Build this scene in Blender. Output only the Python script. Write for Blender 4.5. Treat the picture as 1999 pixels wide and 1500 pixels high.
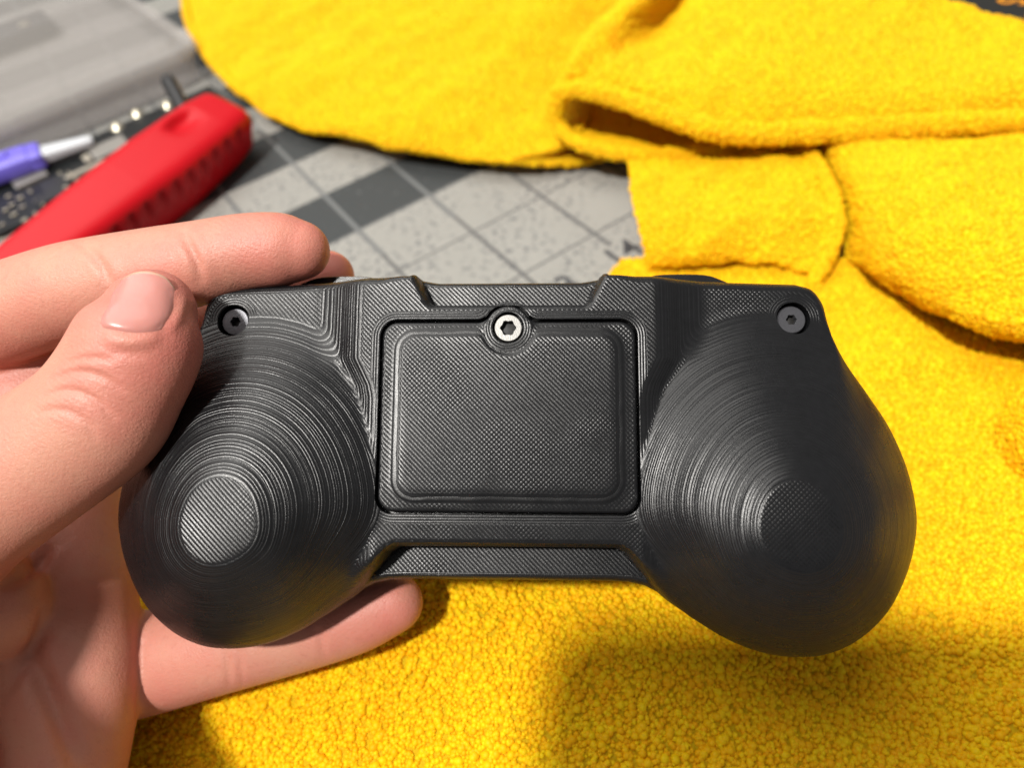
import bpy, bmesh, math, random
import numpy as np
from mathutils import Matrix, Vector
from mathutils.bvhtree import BVHTree
from mathutils.geometry import delaunay_2d_cdt

random.seed(7)
rng = np.random.default_rng(7)
for o in list(bpy.data.objects):
    bpy.data.objects.remove(o)
scene = bpy.context.scene
COL = scene.collection
MM = 0.001

# ------------------------------------------------------------------ camera
W_PX, H_PX, F_PX = 1999.0, 1500.0, 1387.0
PITCH, ROLL, CAM_H = math.radians(49.17), math.radians(9.97), 156.0
CELL = 25.4 * CAM_H / 128.4
cp, sp, cr, sr = math.cos(PITCH), math.sin(PITCH), math.cos(ROLL), math.sin(ROLL)
FWD = np.array([0, cp, -sp])
_r, _d = np.array([1.0, 0, 0]), np.array([0, -sp, -cp])
RIGHT, DOWN = cr * _r + sr * _d, -sr * _r + cr * _d
CAM = np.array([0, 0, CAM_H])


def ray(u, v):
    return FWD + RIGHT * ((u - 999.5) / F_PX) + DOWN * ((v - 750) / F_PX)


def D(u, v, depth):
    """point (mm) seen at photo pixel (u, v), depth mm in front of the lens"""
    return CAM + ray(u, v) * depth


def P(u, v, z):
    """point (mm) seen at photo pixel (u, v), z mm above the mat"""
    r = ray(u, v)
    return CAM + r * ((z - CAM_H) / r[2])


cam_data = bpy.data.cameras.new('camera')
cam = bpy.data.objects.new('camera', cam_data)
COL.objects.link(cam)
cam.matrix_world = Matrix((
    (RIGHT[0], -DOWN[0], -FWD[0], 0),
    (RIGHT[1], -DOWN[1], -FWD[1], 0),
    (RIGHT[2], -DOWN[2], -FWD[2], CAM_H * MM),
    (0, 0, 0, 1)))
cam_data.sensor_fit = 'HORIZONTAL'
cam_data.sensor_width = 36
cam_data.lens = 36 * F_PX / W_PX
cam_data.clip_start = 0.005
cam_data.clip_end = 20
cam_data.dof.use_dof = True
cam_data.dof.focus_distance = 0.113
cam_data.dof.aperture_fstop = 13
scene.camera = cam

# ------------------------------------------------------------------ world, lamps, exposure
world = bpy.data.worlds.new('World')
scene.world = world
world.use_nodes = True
bg = world.node_tree.nodes['Background']
bg.inputs[0].default_value = (1.0, 0.96, 0.92, 1)
bg.inputs[1].default_value = 0.30


def lamp(name, pos_mm, target_mm, size, power, color):
    d = bpy.data.lights.new(name, 'AREA')
    d.shape = 'DISK'
    d.size = size
    d.energy = power
    d.color = color
    o = bpy.data.objects.new(name, d)
    COL.objects.link(o)
    p, t = Vector(pos_mm) * MM, Vector(target_mm) * MM
    o.location = p
    o.rotation_euler = (t - p).to_track_quat('-Z', 'Y').to_euler()
    return o


# ceiling lamp behind the photographer (it throws the phone's shadow) and one beyond the table
PHONE_X, PHONE_Y = -54.0, 2.0                          # phone corner nearest the light, beside the lens
_shadow = P(1120, 1225, 8)
_k1dir = (CAM + RIGHT * PHONE_X - DOWN * PHONE_Y - FWD * 10) - _shadow
_k1dir /= np.linalg.norm(_k1dir)
KEY1 = _shadow + _k1dir * 1500
KEY2 = np.array([-420.0, 620.0, 1450.0])
lamp('ceiling_lamp', KEY1, (0, 120, 0), 0.10, 33, (1.0, 0.965, 0.91))
lamp('ceiling_lamp', KEY2, (0, 150, 0), 1.5, 22, (1.0, 0.97, 0.92))

scene.view_settings.view_transform = 'Standard'
scene.view_settings.look = 'None'
scene.view_settings.exposure = 0.0
scene.view_settings.gamma = 1.0
scene.cycles.use_denoising = True
scene.cycles.max_bounces = 10
scene.cycles.caustics_reflective = False
scene.cycles.caustics_refractive = False


# ------------------------------------------------------------------ helpers
def tag(o, label=None, cat=None, group=None, kind=None):
    if label: o['label'] = label
    if cat: o['category'] = cat
    if group: o['group'] = group
    if kind: o['kind'] = kind
    return o


def thing(name, label, cat, loc_mm=(0, 0, 0), matrix=None):
    o = bpy.data.objects.new(name, None)
    o.empty_display_size = 0.01
    COL.objects.link(o)
    if matrix is not None:
        o.matrix_world = matrix
    else:
        o.location = Vector(loc_mm) * MM
    return tag(o, label, cat)


def mesh_obj(name, verts_mm, faces, mat, parent=None, smooth=True, local=False, matrix=None):
    """verts in mm; world coordinates unless local (then in the parent's frame)"""
    me = bpy.data.meshes.new(name)
    v = np.asarray(verts_mm, float) * MM
    if parent is not None and not local:
        inv = np.array(parent_matrix(parent).inverted())
        v = v @ inv[:3, :3].T + inv[:3, 3]
    me.from_pydata(v.tolist(), [], [list(map(int, f)) for f in faces])
    me.validate()
    if smooth:
        me.polygons.foreach_set('use_smooth', [True] * len(me.polygons))
    if mat: me.materials.append(mat)
    o = bpy.data.objects.new(name, me)
    COL.objects.link(o)
    if parent is not None: o.parent = parent
    return o


def parent_matrix(o):
    m = o.matrix_basis.copy()
    while o.parent:
        o = o.parent
        m = o.matrix_basis @ m
    return m


def sharp(o, angle=35):
    o.data.set_sharp_from_angle(angle=math.radians(angle))
    return o


def catmull(pts, n=8, closed=False):
    pts = np.asarray(pts, float)
    m = len(pts)
    out = []
    segs = m if closed else m - 1
    for i in range(segs):
        if closed:
            p0, p1, p2, p3 = pts[(i - 1) % m], pts[i], pts[(i + 1) % m], pts[(i + 2) % m]
        else:
            p1, p2 = pts[i], pts[i + 1]
            p0 = pts[i - 1] if i else 2 * p1 - p2
            p3 = pts[i + 2] if i + 2 < m else 2 * p2 - p1
        for t in np.arange(n) / n:
            out.append(0.5 * (2 * p1 + (p2 - p0) * t + (2 * p0 - 5 * p1 + 4 * p2 - p3) * t * t
                              + (3 * p1 - p0 - 3 * p2 + p3) * t ** 3))
    if not closed: out.append(pts[-1])
    return np.array(out)


def box_geo(cx, cy, cz, sx, sy, sz, bev=0.0, seg=2):
    bm = bmesh.new()
    bmesh.ops.create_cube(bm, size=1)
    for v in bm.verts:
        v.co = Vector((v.co.x * sx + cx, v.co.y * sy + cy, v.co.z * sz + cz))
    if bev > 0:
        bmesh.ops.bevel(bm, geom=bm.edges[:], offset=bev, segments=seg, profile=0.5, affect='EDGES')
    V = [tuple(v.co) for v in bm.verts]
    bm.verts.index_update()
    Fc = [[v.index for v in f.verts] for f in bm.faces]
    bm.free()
    return V, Fc


def merge_geo(parts):
    V, Fc = [], []
    for v, f in parts:
        b = len(V)
        V += [tuple(x) for x in v]
        Fc += [[i + b for i in q] for q in f]
    return V, Fc


def revolve(profile, n=32, cx=0, cy=0):
    """profile [(r, z)] about a vertical axis; r = 0 closes"""
    V, Fc, rows = [], [], []
    for r, z in profile:
        if r < 1e-6:
            rows.append([len(V)]); V.append((cx, cy, z))
        else:
            rows.append(list(range(len(V), len(V) + n)))
            V += [(cx + r * math.cos(2 * math.pi * k / n), cy + r * math.sin(2 * math.pi * k / n), z) for k in range(n)]
    for a, b in zip(rows, rows[1:]):
        for k in range(n):
            k2 = (k + 1) % n
            if len(a) == 1 and len(b) == 1: continue
            if len(a) == 1: Fc.append([a[0], b[k], b[k2]])
            elif len(b) == 1: Fc.append([a[k], b[0], a[k2]])
            else: Fc.append([a[k], b[k], b[k2], a[k2]])
    return V, Fc


def tube(pts, radii, n=16, squash=None, axis=None):
    """closed tube with round ends; squash: thickness ratio along axis"""
    pts = np.asarray(pts, float)
    radii = np.asarray(radii, float)
    T = np.gradient(pts, axis=0)
    T /= np.linalg.norm(T, axis=1)[:, None]
    # round caps
    def cap(p, t, r, sgn):
        return [(p + sgn * t * r * math.sin(a), r * math.cos(a)) for a in np.radians([25, 50, 72])]
    P2 = [(p, r) for p, r in zip(pts, radii)]
    head = [(q, r, T[0]) for q, r in reversed(cap(pts[0], T[0], radii[0], -1))]
    tail = [(q, r, T[-1]) for q, r in cap(pts[-1], T[-1], radii[-1], 1)]
    rings = head + [(p, r, t) for (p, r), t in zip(P2, T)] + tail
    ref = np.array(axis if axis is not None else [0.13, 0.27, 0.95], float)
    ref /= np.linalg.norm(ref)
    V, Fc = [], []
    for p, r, t in rings:
        b = ref - t * (ref @ t)
        b /= np.linalg.norm(b)
        a = np.cross(b, t)
        q = squash if squash else 1.0
        for k in range(n):
            th = 2 * math.pi * k / n
            V.append(p + r * (math.cos(th) * a + math.sin(th) * q * b))
    m = len(rings)
    for i in range(m - 1):
        for k in range(n):
            k2 = (k + 1) % n
            Fc.append([i * n + k, i * n + k2, (i + 1) * n + k2, (i + 1) * n + k])
    s, e = len(V), len(V) + 1
    V.append(pts[0] - T[0] * radii[0]); V.append(pts[-1] + T[-1] * radii[-1])
    for k in range(n):
        k2 = (k + 1) % n
        Fc.append([s, k2, k]); Fc.append([e, (m - 1) * n + k, (m - 1) * n + k2])
    return V, Fc


# ------------------------------------------------------------------ materials
class NT:
    def __init__(self, name):
        self.m = bpy.data.materials.new(name)
        self.m.use_nodes = True
        self.t = self.m.node_tree
        self.b = self.t.nodes['Principled BSDF']
        self.out = self.t.nodes['Material Output']

    def n(self, typ, **kw):
        x = self.t.nodes.new(typ)
        for k, v in kw.items(): setattr(x, k, v)
        return x

    def l(self, a, b): self.t.links.new(a, b)

    def val(self, sock, v):
        if isinstance(v, bpy.types.NodeSocket): self.l(v, sock)
        else: sock.default_value = v

    def math(self, op, a, b=0.0, c=None, clamp=False):
        x = self.n('ShaderNodeMath', operation=op, use_clamp=clamp)
        self.val(x.inputs[0], a); self.val(x.inputs[1], b)
        if c is not None: self.val(x.inputs[2], c)
        return x.outputs[0]

    def step(self, x, lo, hi):
        r = self.n('ShaderNodeMapRange', interpolation_type='SMOOTHSTEP')
        self.val(r.inputs[0], x); r.inputs[1].default_value = lo; r.inputs[2].default_value = hi
        return r.outputs[0]

    def mix(self, f, a, b):
        x = self.n('ShaderNodeMix', data_type='RGBA')
        self.val(x.inputs[0], f)
        for s, v in ((x.inputs[6], a), (x.inputs[7], b)):
            if isinstance(v, bpy.types.NodeSocket): self.l(v, s)
            else: s.default_value = (*v, 1)
        return x.outputs[2]

    def noise(self, vec, scale, detail=3, rough=0.55):
        x = self.n('ShaderNodeTexNoise')
        if vec is not None: self.l(vec, x.inputs['Vector'])
        x.inputs['Scale'].default_value = scale
        x.inputs['Detail'].default_value = detail
        x.inputs['Roughness'].default_value = rough
        return x.outputs[0]

    def obj(self):
        return self.n('ShaderNodeTexCoord').outputs['Object']

    def bump(self, h, dist, strength=1.0, normal=None):
        x = self.n('ShaderNodeBump')
        self.l(h, x.inputs['Height'])
        x.inputs['Distance'].default_value = dist
        x.inputs['Strength'].default_value = strength
        if normal is not None: self.l(normal, x.inputs['Normal'])
        return x.outputs[0]

    def set(self, **kw):
        names = dict(color='Base Color', rough='Roughness', metal='Metallic', spec='Specular IOR Level', normal='Normal',
                     sss='Subsurface Weight', sss_scale='Subsurface Scale', sss_radius='Subsurface Radius', trans='Transmission Weight',
                     sheen='Sheen Weight', sheen_rough='Sheen Roughness', coat='Coat Weight', coat_rough='Coat Roughness', alpha='Alpha', ior='IOR')
        for k, v in kw.items():
            s = self.b.inputs[names[k]]
            if isinstance(v, bpy.types.NodeSocket): self.l(v, s)
            else: s.default_value = (*v, 1) if k == 'color' else v
        return self.m


def simple(name, color, rough=0.5, noise_amt=0.15, scale=300, **kw):
    t = NT(name)
    nz = t.noise(t.obj(), scale, 4)
    dark = tuple(c * (1 - noise_amt) for c in color)
    bmp = t.bump(t.noise(t.obj(), scale * 4, 2), 0.00006, 0.6)
    return t.set(color=t.mix(nz, dark, color), rough=rough, normal=bmp, **kw)


def plastic_material():
    t = NT('printed_black_plastic')
    co = t.obj()
    sx = t.n('ShaderNodeSeparateXYZ'); t.l(co, sx.inputs[0])
    x, y, z = sx.outputs
    wob = t.noise(co, 180, 2)
    # layer beads: contour lines of the height
    lay = t.math('MULTIPLY', t.math('ADD', z, t.math('MULTIPLY', wob, 0.00010)), math.pi / 0.00019)
    lay = t.math('ABSOLUTE', t.math('SINE', lay))
    wn = t.n('ShaderNodeTexNoise', noise_dimensions='1D')
    t.l(t.math('MULTIPLY', z, 5260.0), wn.inputs['W']); wn.inputs['Scale'].default_value = 1.1; wn.inputs['Detail'].default_value = 1
    lay = t.math('MULTIPLY', lay, t.math('MULTIPLY_ADD', t.step(wn.outputs[0], 0.35, 0.7), 0.9, 0.45))
    # top-skin lines, diagonal, on level faces
    d1 = t.math('ABSOLUTE', t.math('SINE', t.math('MULTIPLY', t.math('ADD', x, y), 0.7071 * math.pi / 0.00056)))
    d2 = t.math('ABSOLUTE', t.math('SINE', t.math('MULTIPLY', t.math('SUBTRACT', x, y), 0.7071 * math.pi / 0.00056)))
    patch = t.step(t.noise(co, 60, 2), 0.42, 0.62)
    diag = t.math('ADD', d1, t.math('MULTIPLY', t.math('MULTIPLY', d2, patch), 0.4))
    # perimeter beads along edges
    ed = t.n('ShaderNodeAttribute', attribute_name='edist').outputs['Fac']
    per = t.math('ABSOLUTE', t.math('SINE', t.math('MULTIPLY', ed, math.pi / 0.45)))
    em = t.step(ed, 1.45, 1.30)
    flat = t.math('ADD', t.math('MULTIPLY', diag, t.math('SUBTRACT', 1.0, em)), t.math('MULTIPLY', per, em))
    nrm = t.n('ShaderNodeTexCoord').outputs['Normal']
    sn = t.n('ShaderNodeSeparateXYZ'); t.l(nrm, sn.inputs[0])
    fm = t.step(sn.outputs[2], 0.986, 0.996)
    h = t.math('ADD', t.math('MULTIPLY', lay, t.math('SUBTRACT', 1.0, fm)), t.math('MULTIPLY', flat, fm))
    grain = t.noise(co, 9000, 2)
    h = t.math('ADD', h, t.math('MULTIPLY', grain, 0.45))
    amp = t.math('MULTIPLY_ADD', t.noise(co, 90, 3), 0.9, 0.55)
    h = t.math('MULTIPLY', h, amp)
    nb = t.bump(h, 0.000043, 1.0)
    col = t.mix(t.noise(co, 700, 4), (0.0035, 0.0037, 0.0042), (0.008, 0.0083, 0.0095))
    rg = t.math('MULTIPLY_ADD', t.noise(co, 150, 3), 0.16, 0.20)
    return t.set(color=col, rough=rg, spec=0.36, normal=nb)


def cloth_material(name, tuft):
    t = NT(name)
    if tuft:
        r = t.n('ShaderNodeObjectInfo').outputs['Random']
        geo = t.n('ShaderNodeNewGeometry').outputs['Position']
        big = t.noise(geo, 45, 3)
        f = t.math('MULTIPLY_ADD', r, 1.0, t.math('MULTIPLY_ADD', big, 0.6, -0.3))
    else:
        geo = t.obj()
        f = t.noise(geo, 900, 3)
    col = t.mix(f, (0.98, 0.56, 0.002), (1.0, 0.775, 0.006))
    t.set(color=col, rough=0.55, spec=0.25, sheen=0.05, sheen_rough=0.5)
    t.b.inputs['Sheen Tint'].default_value = (1, 0.85, 0.35, 1)
    tr = t.n('ShaderNodeBsdfTranslucent')
    t.l(col, tr.inputs[0])
    mx = t.n('ShaderNodeMixShader')
    mx.inputs[0].default_value = 0.42 if tuft else 0.50
    t.l(t.b.outputs[0], mx.inputs[1]); t.l(tr.outputs[0], mx.inputs[2])
    t.l(mx.outputs[0], t.out.inputs[0])
    if not tuft:
        t.l(t.bump(t.noise(geo, 1500, 3), 0.0006, 1.0), t.b.inputs['Normal'])
    return t.m


def skin_material():
    t = NT('skin')
    co = t.obj()
    ruddy = t.n('ShaderNodeAttribute', attribute_name='ruddy').outputs['Fac']
    blotch = t.noise(co, 120, 4, 0.6)
    f = t.math('ADD', ruddy, t.math('MULTIPLY', t.math('SUBTRACT', blotch, 0.5), 1.15), clamp=True)
    col = t.mix(f, (0.51, 0.255, 0.178), (0.51, 0.165, 0.128))
    fine = t.noise(co, 900, 3)
    col = t.mix(t.math('MULTIPLY', t.step(fine, 0.55, 0.75), 0.25), col, (0.36, 0.125, 0.085))
    w = t.n('ShaderNodeTexWave', wave_type='BANDS', bands_direction='DIAGONAL')
    t.l(co, w.inputs[0])
    w.inputs['Scale'].default_value = 420
    w.inputs['Distortion'].default_value = 5
    w.inputs['Detail'].default_value = 2
    w.inputs['Detail Scale'].default_value = 0.35
    h = t.math('ADD', t.math('MULTIPLY', w.outputs['Fac'], t.math('MULTIPLY', t.step(t.noise(co, 60, 2), 0.42, 0.62), 0.16)), t.noise(co, 2200, 3))
    h = t.math('ADD', h, t.math('MULTIPLY', t.noise(co, 500, 3), 0.8))
    vo = t.n('ShaderNodeTexVoronoi', feature='DISTANCE_TO_EDGE')
    t.l(co, vo.inputs['Vector']); vo.inputs['Scale'].default_value = 2300
    h = t.math('ADD', h, t.math('MULTIPLY', t.step(vo.outputs['Distance'], 0.0, 0.12), 0.16))
    return t.set(color=col, rough=0.46, spec=0.42, sss=0.16, sss_scale=0.0018, sss_radius=(1.0, 0.42, 0.24),
                 normal=t.bump(h, 0.00013, 0.7))


M_PLASTIC = plastic_material()
M_CLOTH = cloth_material('yellow_microfibre_weave', False)
M_TUFT = cloth_material('yellow_microfibre_pile', True)
M_SKIN = skin_material()


def nail_material():
    t = NT('fingernail')
    co = t.obj()
    a = t.n('ShaderNodeAttribute', attribute_name='tip').outputs['Fac']
    col = t.mix(t.noise(co, 200, 3), (0.46, 0.185, 0.16), (0.49, 0.22, 0.185))
    col = t.mix(t.step(a, 0.955, 0.985), col, (0.50, 0.32, 0.23))
    col = t.mix(t.step(a, 0.07, 0.02), col, (0.50, 0.27, 0.21))
    s = t.n('ShaderNodeSeparateXYZ'); t.l(co, s.inputs[0])
    return t.set(color=col, rough=0.26, spec=0.4, sss=0.2, sss_scale=0.001, normal=t.bump(t.noise(co, 350, 2), 0.00012, 0.6))


M_NAIL = nail_material()


def screw_metal(name, col, rough, metal=1.0):
    t = NT(name)
    co = t.obj()
    n1 = t.noise(co, 2500, 4)
    return t.set(color=t.mix(n1, tuple(c * 0.7 for c in col), col), rough=rough, metal=metal,
                 normal=t.bump(t.noise(co, 5000, 2), 0.00003, 0.8))


M_STEEL = screw_metal('bright_steel', (0.24, 0.235, 0.225), 0.45)
M_BLACKSTEEL = screw_metal('black_oxide_steel', (0.09, 0.09, 0.10), 0.38, 0.6)
M_DARK = simple('socket_dark', (0.010, 0.009, 0.008), 0.6)

# ------------------------------------------------------------------ table and cutting mat
_a0 = P(923, 453, 0)
_ai = P(1018, 533, 0) - _a0
A_DIR = _ai / np.linalg.norm(_ai)                       # towards lower right in the picture
B_DIR = np.array([-A_DIR[1], A_DIR[0], 0])              # towards upper right
ORIGIN = _a0 - A_DIR * CELL - B_DIR * CELL              # grid node i = 0, j = 0


def mat_material():
    t = NT('printed_cutting_mat')
    co = t.obj()
    s = t.n('ShaderNodeSeparateXYZ'); t.l(co, s.inputs[0])
    i = t.math('MULTIPLY', s.outputs[0], 1000 / CELL)
    j = t.math('MULTIPLY', s.outputs[1], 1000 / CELL)
    white = t.mix(t.noise(co, 40, 4), (0.245, 0.24, 0.22), (0.285, 0.28, 0.258))
    speck = t.math('MULTIPLY', t.step(t.noise(co, 420, 4, 0.6), 0.53, 0.62), t.step(t.noise(co, 45, 3), 0.34, 0.54))
    white = t.mix(t.math('MULTIPLY', speck, 0.75), white, (0.085, 0.088, 0.095))
    grey = t.mix(t.step(t.noise(co, 380, 4), 0.64, 0.72), (0.046, 0.050, 0.051), (0.13, 0.135, 0.135))
    fi = t.math('FRACT', t.math('MULTIPLY', i, 0.5))
    strip = t.math('MULTIPLY', t.math('GREATER_THAN', fi, 0.5), t.math('LESS_THAN', i, 0.0))
    col = t.mix(strip, white, grey)

    def line(c, w):
        d = t.math('ABSOLUTE', t.math('SUBTRACT', t.math('FRACT', t.math('ADD', c, 0.5)), 0.5))
        return t.step(d, w * 1.5, w)
    lj = t.math('MULTIPLY', line(j, 0.020), t.math('LESS_THAN', i, 2.28))
    li = t.math('MULTIPLY', line(i, 0.012), t.math('GREATER_THAN', i, -0.2))
    thin = t.math('MAXIMUM', lj, li)
    lc = t.mix(strip, (0.075, 0.076, 0.078), (0.15, 0.155, 0.155))
    thick = t.math('MULTIPLY', line(j, 0.024), t.math('LESS_THAN', i, 0.6))
    col = t.mix(t.math('MULTIPLY', thin, 0.85), col, lc)
    col = t.mix(t.math('MULTIPLY', thick, 0.7), col, (0.14, 0.145, 0.145))
    return t.set(color=col, rough=0.55, spec=0.2, normal=t.bump(t.noise(co, 1800, 2), 0.00005, 0.6))


mat_mtx = Matrix(((A_DIR[0], B_DIR[0], 0, ORIGIN[0] * MM), (A_DIR[1], B_DIR[1], 0, ORIGIN[1] * MM), (0, 0, 1, 0), (0, 0, 0, 1)))
V, Fc = box_geo(0, 0, -13, 2600, 2600, 20)
table = mesh_obj('table', V, Fc, simple('table_top', (0.23, 0.17, 0.12), 0.5), smooth=False)
tag(table, kind='structure')
mat_thing = thing('cutting_mat', 'grey and white striped cutting mat with a printed grid under everything', 'cutting mat', matrix=mat_mtx)
V, Fc = box_geo(-350 + CELL * 2.9, 0, -1.5, 700, 1100, 3, 0.6, 1)
mesh_obj('mat_sheet', V, Fc, mat_material(), mat_thing, smooth=False, local=True)
M_INK = simple('printed_ink', (0.055, 0.056, 0.06), 0.5)


def text_mesh(name, body, size_mm, mat, parent, matrix_local, depth=0.02):
    cu = bpy.data.curves.new(name, 'FONT')
    cu.body = body
    cu.size = size_mm * MM
    cu.extrude = depth * MM
    cu.offset = 0.00018
    cu.align_x = 'CENTER'; cu.align_y = 'CENTER'
    tmp = bpy.data.objects.new(name, cu)
    COL.objects.link(tmp)
    bpy.context.view_layer.update()
    me = bpy.data.meshes.new_from_object(tmp.evaluated_get(bpy.context.evaluated_depsgraph_get()))
    bpy.data.objects.remove(tmp)
    me.name = name
    me.materials.clear(); me.materials.append(mat)
    o = bpy.data.objects.new(name, me)
    COL.objects.link(o)
    o.parent = parent
    o.matrix_local = matrix_local
    return o


def mat_local(p):
    q = p - ORIGIN
    return q @ A_DIR, q @ B_DIR


ax, by = mat_local(P(1216, 495, 0))
text_mesh('printed_number', '14', 13.5, M_INK, mat_thing,
          Matrix.Translation((ax * MM, by * MM, 0.00006)) @ Matrix.Rotation(math.radians(90), 4, 'Z'))
ax, by = mat_local(P(1094, 566, 0))
text_mesh('printed_number', '13', 13.5, M_INK, mat_thing,
          Matrix.Translation((ax * MM, by * MM, 0.00006)) @ Matrix.Rotation(math.radians(90), 4, 'Z'))

# ------------------------------------------------------------------ yellow microfibre cloth
cloth = thing('microfibre_cloth', 'crumpled bright yellow terry microfibre cloth lying on the cutting mat', 'cloth', P(1400, 800, 0))


def pile_group():
    g = bpy.data.node_groups.new('pile', 'GeometryNodeTree')
    g.interface.new_socket('Geometry', in_out='INPUT', socket_type='NodeSocketGeometry')
    g.interface.new_socket('Geometry', in_out='OUTPUT', socket_type='NodeSocketGeometry')
    N, L = g.nodes.new, g.links.new
    gi, go = N('NodeGroupInput'), N('NodeGroupOutput')
    dp = N('GeometryNodeDistributePointsOnFaces')
    dp.distribute_method = 'RANDOM'
    dp.inputs['Density'].default_value = 2.3e6
    ico = N('GeometryNodeMeshIcoSphere')
    ico.inputs['Radius'].default_value = 0.00052
    ico.inputs['Subdivisions'].default_value = 2
    smo = N('GeometryNodeSetShadeSmooth')
    tf = N('GeometryNodeTransform')
    tf.inputs['Scale'].default_value = (0.9, 1.0, 1.2)
    sm = N('GeometryNodeSetMaterial')
    sm.inputs['Material'].default_value = M_TUFT
    rv = N('FunctionNodeRandomValue'); rv.data_type = 'FLOAT_VECTOR'
    rv.inputs[0].default_value = (-0.6, -0.6, -3.1); rv.inputs[1].default_value = (0.6, 0.6, 3.1)
    rr = N('FunctionNodeRotateRotation'); rr.rotation_space = 'LOCAL'
    er = N('FunctionNodeEulerToRotation')
    rs = N('FunctionNodeRandomValue'); rs.data_type = 'FLOAT'
    rs.inputs[2].default_value = 0.65; rs.inputs[3].default_value = 1.25
    ip = N('GeometryNodeInstanceOnPoints')
    L(gi.outputs[0], dp.inputs['Mesh'])
    L(dp.outputs['Points'], ip.inputs['Points'])
    L(ico.outputs['Mesh'], tf.inputs['Geometry'])
    L(tf.outputs[0], smo.inputs['Geometry']); L(smo.outputs[0], sm.inputs['Geometry'])
    L(sm.outputs[0], ip.inputs['Instance'])
    L(rv.outputs[0], er.inputs[0])
    L(dp.outputs['Rotation'], rr.inputs[0])
    L(er.outputs[0], rr.inputs[1])
    L(rr.outputs[0], ip.inputs['Rotation'])
    L(rs.outputs[1], ip.inputs['Scale'])
    dp2 = N('GeometryNodeDistributePointsOnFaces')
    dp2.inputs['Density'].default_value = 0.22e6
    dp2.inputs['Seed'].default_value = 5
    ip2 = N('GeometryNodeInstanceOnPoints')
    rs2 = N('FunctionNodeRandomValue'); rs2.data_type = 'FLOAT'
    rs2.inputs[2].default_value = 1.25; rs2.inputs[3].default_value = 1.9
    rr2 = N('FunctionNodeRotateRotation'); rr2.rotation_space = 'LOCAL'
    jn = N('GeometryNodeJoinGeometry')
    L(gi.outputs[0], dp2.inputs['Mesh']); L(dp2.outputs['Points'], ip2.inputs['Points'])
    L(sm.outputs[0], ip2.inputs['Instance']); L(dp2.outputs['Rotation'], rr2.inputs[0]); L(er.outputs[0], rr2.inputs[1])
    L(rr2.outputs[0], ip2.inputs['Rotation']); L(rs2.outputs[1], ip2.inputs['Scale'])
    L(ip.outputs[0], jn.inputs[0]); L(ip2.outputs[0], jn.inputs[0])
    L(jn.outputs[0], go.inputs[0])
    return g


PILE = pile_group()


def fbm(p, scale, seed):
    """cheap smooth wobble from sines, p (n,3) mm"""
    r = np.random.default_rng(seed)
    out = np.zeros(len(p))
    for k in range(7):
        d = r.normal(size=3); d /= np.linalg.norm(d)
        out += np.sin(p @ d * 2 * math.pi / (scale * r.uniform(0.6, 1.7)) + r.uniform(0, 6.3))
    return out / 7 ** 0.5


def surf(ctrl, nu=12, nv=12, name='cloth_fold', wob=0.8, wscale=22, seed=1, thick=2.2, density=1.0):
    rows = [[P(*c) for c in row] for row in ctrl]
    a = np.array([catmull(r, nu) for r in rows])
    b = np.array([catmull(a[:, k], nv) for k in range(a.shape[1])])     # (cols, rows, 3)
    nc, nr = b.shape[:2]
    V = b.reshape(-1, 3).copy()
    V[:, 2] += wob * fbm(V, wscale, seed) + 0.35 * wob * fbm(V, wscale * 0.35, seed + 50)
    Fc = [[c * nr + r, (c + 1) * nr + r, (c + 1) * nr + r + 1, c * nr + r + 1] for c in range(nc - 1) for r in range(nr - 1)]
    q = V[[f for f in Fc]]
    nrm = np.cross(q[:, 2] - q[:, 0], q[:, 3] - q[:, 1])
    if nrm[:, 2].sum() < 0: Fc = [f[::-1] for f in Fc]
    o = mesh_obj(name, V, Fc, M_CLOTH, cloth)
    pile = bpy.data.objects.new('pile', o.data.copy())
    COL.objects.link(pile); pile.parent = o
    pile['kind'] = 'stuff'
    md = pile.modifiers.new('pile', 'NODES'); md.node_group = PILE
    sd = o.modifiers.new('thick', 'SOLIDIFY'); sd.thickness = thick * MM; sd.offset = -1
    return o


def uvz(v, *uz):
    return [(u, v, z) for u, z in uz]


# front sheet, under the controller and hand
surf([
    uvz(505, (1215, 3), (1400, 5), (1650, 5), (1900, 5), (2200, 5)),
    [(1100, 640, 2), (1250, 640, 6), (1550, 640, 6), (1850, 640, 6), (2250, 640, 6)],
    [(800, 780, 2), (1100, 780, 7), (1500, 780, 6), (1850, 780, 7), (2250, 780, 6)],
    [(420, 950, 2), (900, 950, 13), (1400, 950, 11), (1800, 950, 7), (2300, 950, 6)],
    [(120, 1200, 0), (600, 1180, 22), (1200, 1180, 20), (1700, 1180, 11), (2350, 1180, 6)],
    [(0, 1450, -4), (450, 1420, 12), (1100, 1420, 15), (1700, 1420, 7), (2400, 1420, 6)],
    [(-50, 1750, -4), (450, 1750, 0), (1100, 1750, 5), (1700, 1750, 6), (2400, 1750, 6)],
], 24, 20, wob=0.7, seed=3)
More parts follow.
